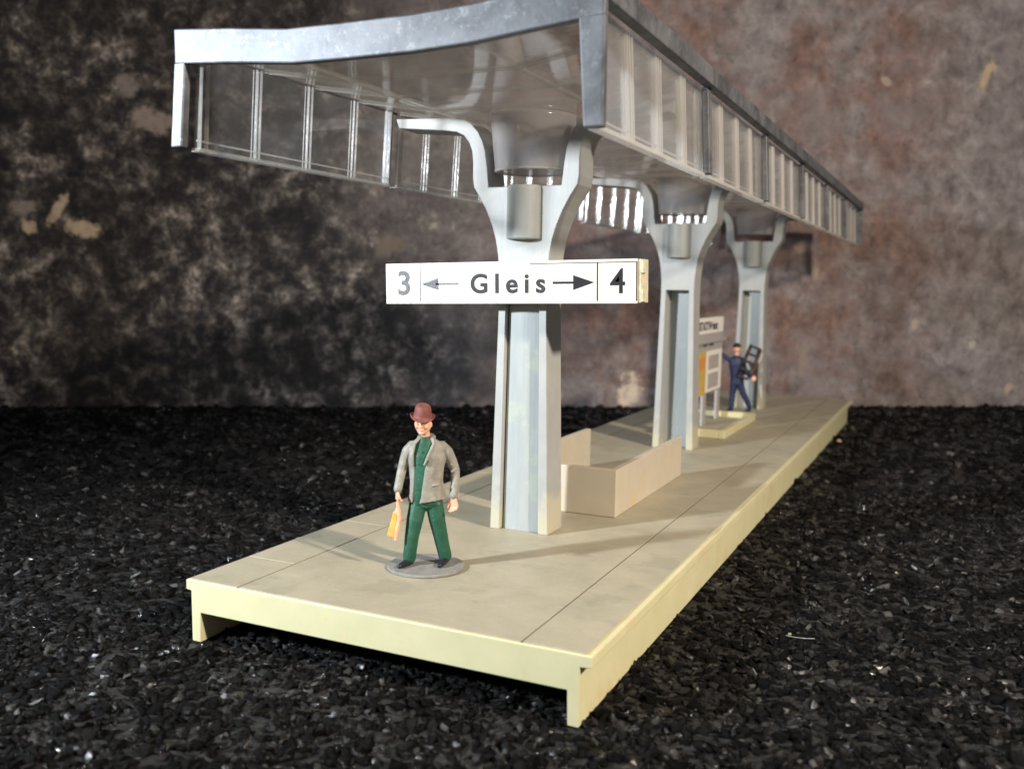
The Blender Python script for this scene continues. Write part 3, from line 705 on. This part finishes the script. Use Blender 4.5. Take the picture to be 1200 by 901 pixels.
fuse(link('jacket', bm, M_navy, m2), .014, 3)
bm = bmesh.new()
ell_loft(bm, [(-.11, 0, .88, .19, .13), (-.11, 0, .95, .215, .145), (-.11, 0, 1.1, .2, .14)])
chain(bm, ((-.21, 0, .98), (-.24, .02, .6), (-.265, 0, .14)), (.125, .105, .085), 14); chain(bm, ((-.03, 0, .98), (.11, -.02, .6), (.25, -.03, .35), (.33, -.02, .16)), (.13, .105, .09, .08), 14)
fuse(link('trousers', bm, M_navy, m2), .014, 3)
for p0, p1 in (((-.27, .0, .06), (-.37, .05, .05)), ((.34, .0, .06), (.22, -.06, .045))):
    bm = bmesh.new(); chain(bm, (p0, p1), (.06, .045)); chain(bm, (p0, (p0[0], p0[1], .14)), (.06, .07)); fuse(link('shoe', bm, M_shoe, m2), .012, 2)
bm = bmesh.new(); ball(bm, (-.165, -.015, 2.17), .145, .95, 1.03, 1.0, 16); bmesh.ops.delete(bm, geom=[v for v in bm.verts if v.co.z < 2.14], context='VERTS')
h = link('hair', bm, M_hair, m2, smooth=True); sm = h.modifiers.new('s', 'SOLIDIFY'); sm.thickness = .03
# ladder over his shoulder
ld = empty('ladder', (2.95, 22.35, 0), w2); tag(ld, 'short black and brown stepladder carried on the navy figurine\'s back', 'ladder')
top = Vector((.40, -.20, 2.20)); ax = Vector((-.40, .0, -1.04)); axn = ax.normalized(); wd = Vector((.93, 0, -.36)) * .36
bm = bmesh.new()
for o_ in (-.5, .5): chain(bm, (top + wd * o_, top + wd * o_ + ax), (.03, .03), 8)
link('rails', bm, M_black, ld, smooth=True)
for k in range(5):
    bm = bmesh.new(); p = top + ax * (.02 + .24 * k)
    hexa(bm, [tuple(p + wd * a + Vector((0, b, 0)) + axn * -.042) for a, b in ((-.5, -.05), (.5, -.05), (.5, .05), (-.5, .05))], [tuple(p + wd * a + Vector((0, b, 0)) + axn * .042) for a, b in ((-.5, -.05), (.5, -.05), (.5, .05), (-.5, .05))])
    link('step', bm, M_black, ld)
bm = bmesh.new()
for o_ in (-.4, .62): chain(bm, (top + wd * o_ + Vector((.02, .1, -.05)), top + wd * o_ + ax * .98 + Vector((.12, .22, 0))), (.035, .035), 8)
chain(bm, (top + wd * .62 + ax * .9 + Vector((.12, .22, 0)), top - wd * .4 + ax * .9 + Vector((.12, .22, 0))), (.04, .04), 8)
link('rear_legs', bm, M_brown, ld, smooth=True)

# ------------------------------------------------------------------ bits on the mat
def bit(name, loc, r, m, label, cat):
    bm = bmesh.new(); ball(bm, (0, 0, 0), r, 1, .7, .8, 10)
    for v in bm.verts: v.co *= random.uniform(.8, 1.2)
    tag(link(name, bm, m, smooth=True, off=loc), label, cat)
bit('pink_crumb', (6.15, 22.75, GZ + .08), .085, paint('pink_crumb', (.5, .3, .24)), 'pale pink crumb on the black mat to the right of the platform end', 'crumb')
bit('yellow_chip', (8.75, 8.05, GZ + .05), .024, paint('yellow_chip', (.35, .32, .14)), 'small yellow curled chip on the mat right of the platform', 'chip')
bit('olive_chip', (7.55, 4.03, GZ + .06), .028, paint('olive_chip', (.25, .23, .10)), 'small olive chip lying beside the white fibre on the mat', 'chip')
bm = bmesh.new(); chain(bm, [(.25 * math.cos(a), .10 * math.sin(a), .01 * k) for k, a in enumerate([3.4, 3.9, 4.4, 4.9, 5.4])], [.0045] * 5, 6)
tag(link('fibre', bm, paint('fibre_white', (.4, .4, .38)), smooth=True, off=(7.76, 3.9, GZ + .09)), 'short curved white fibre on the black mat', 'fibre')
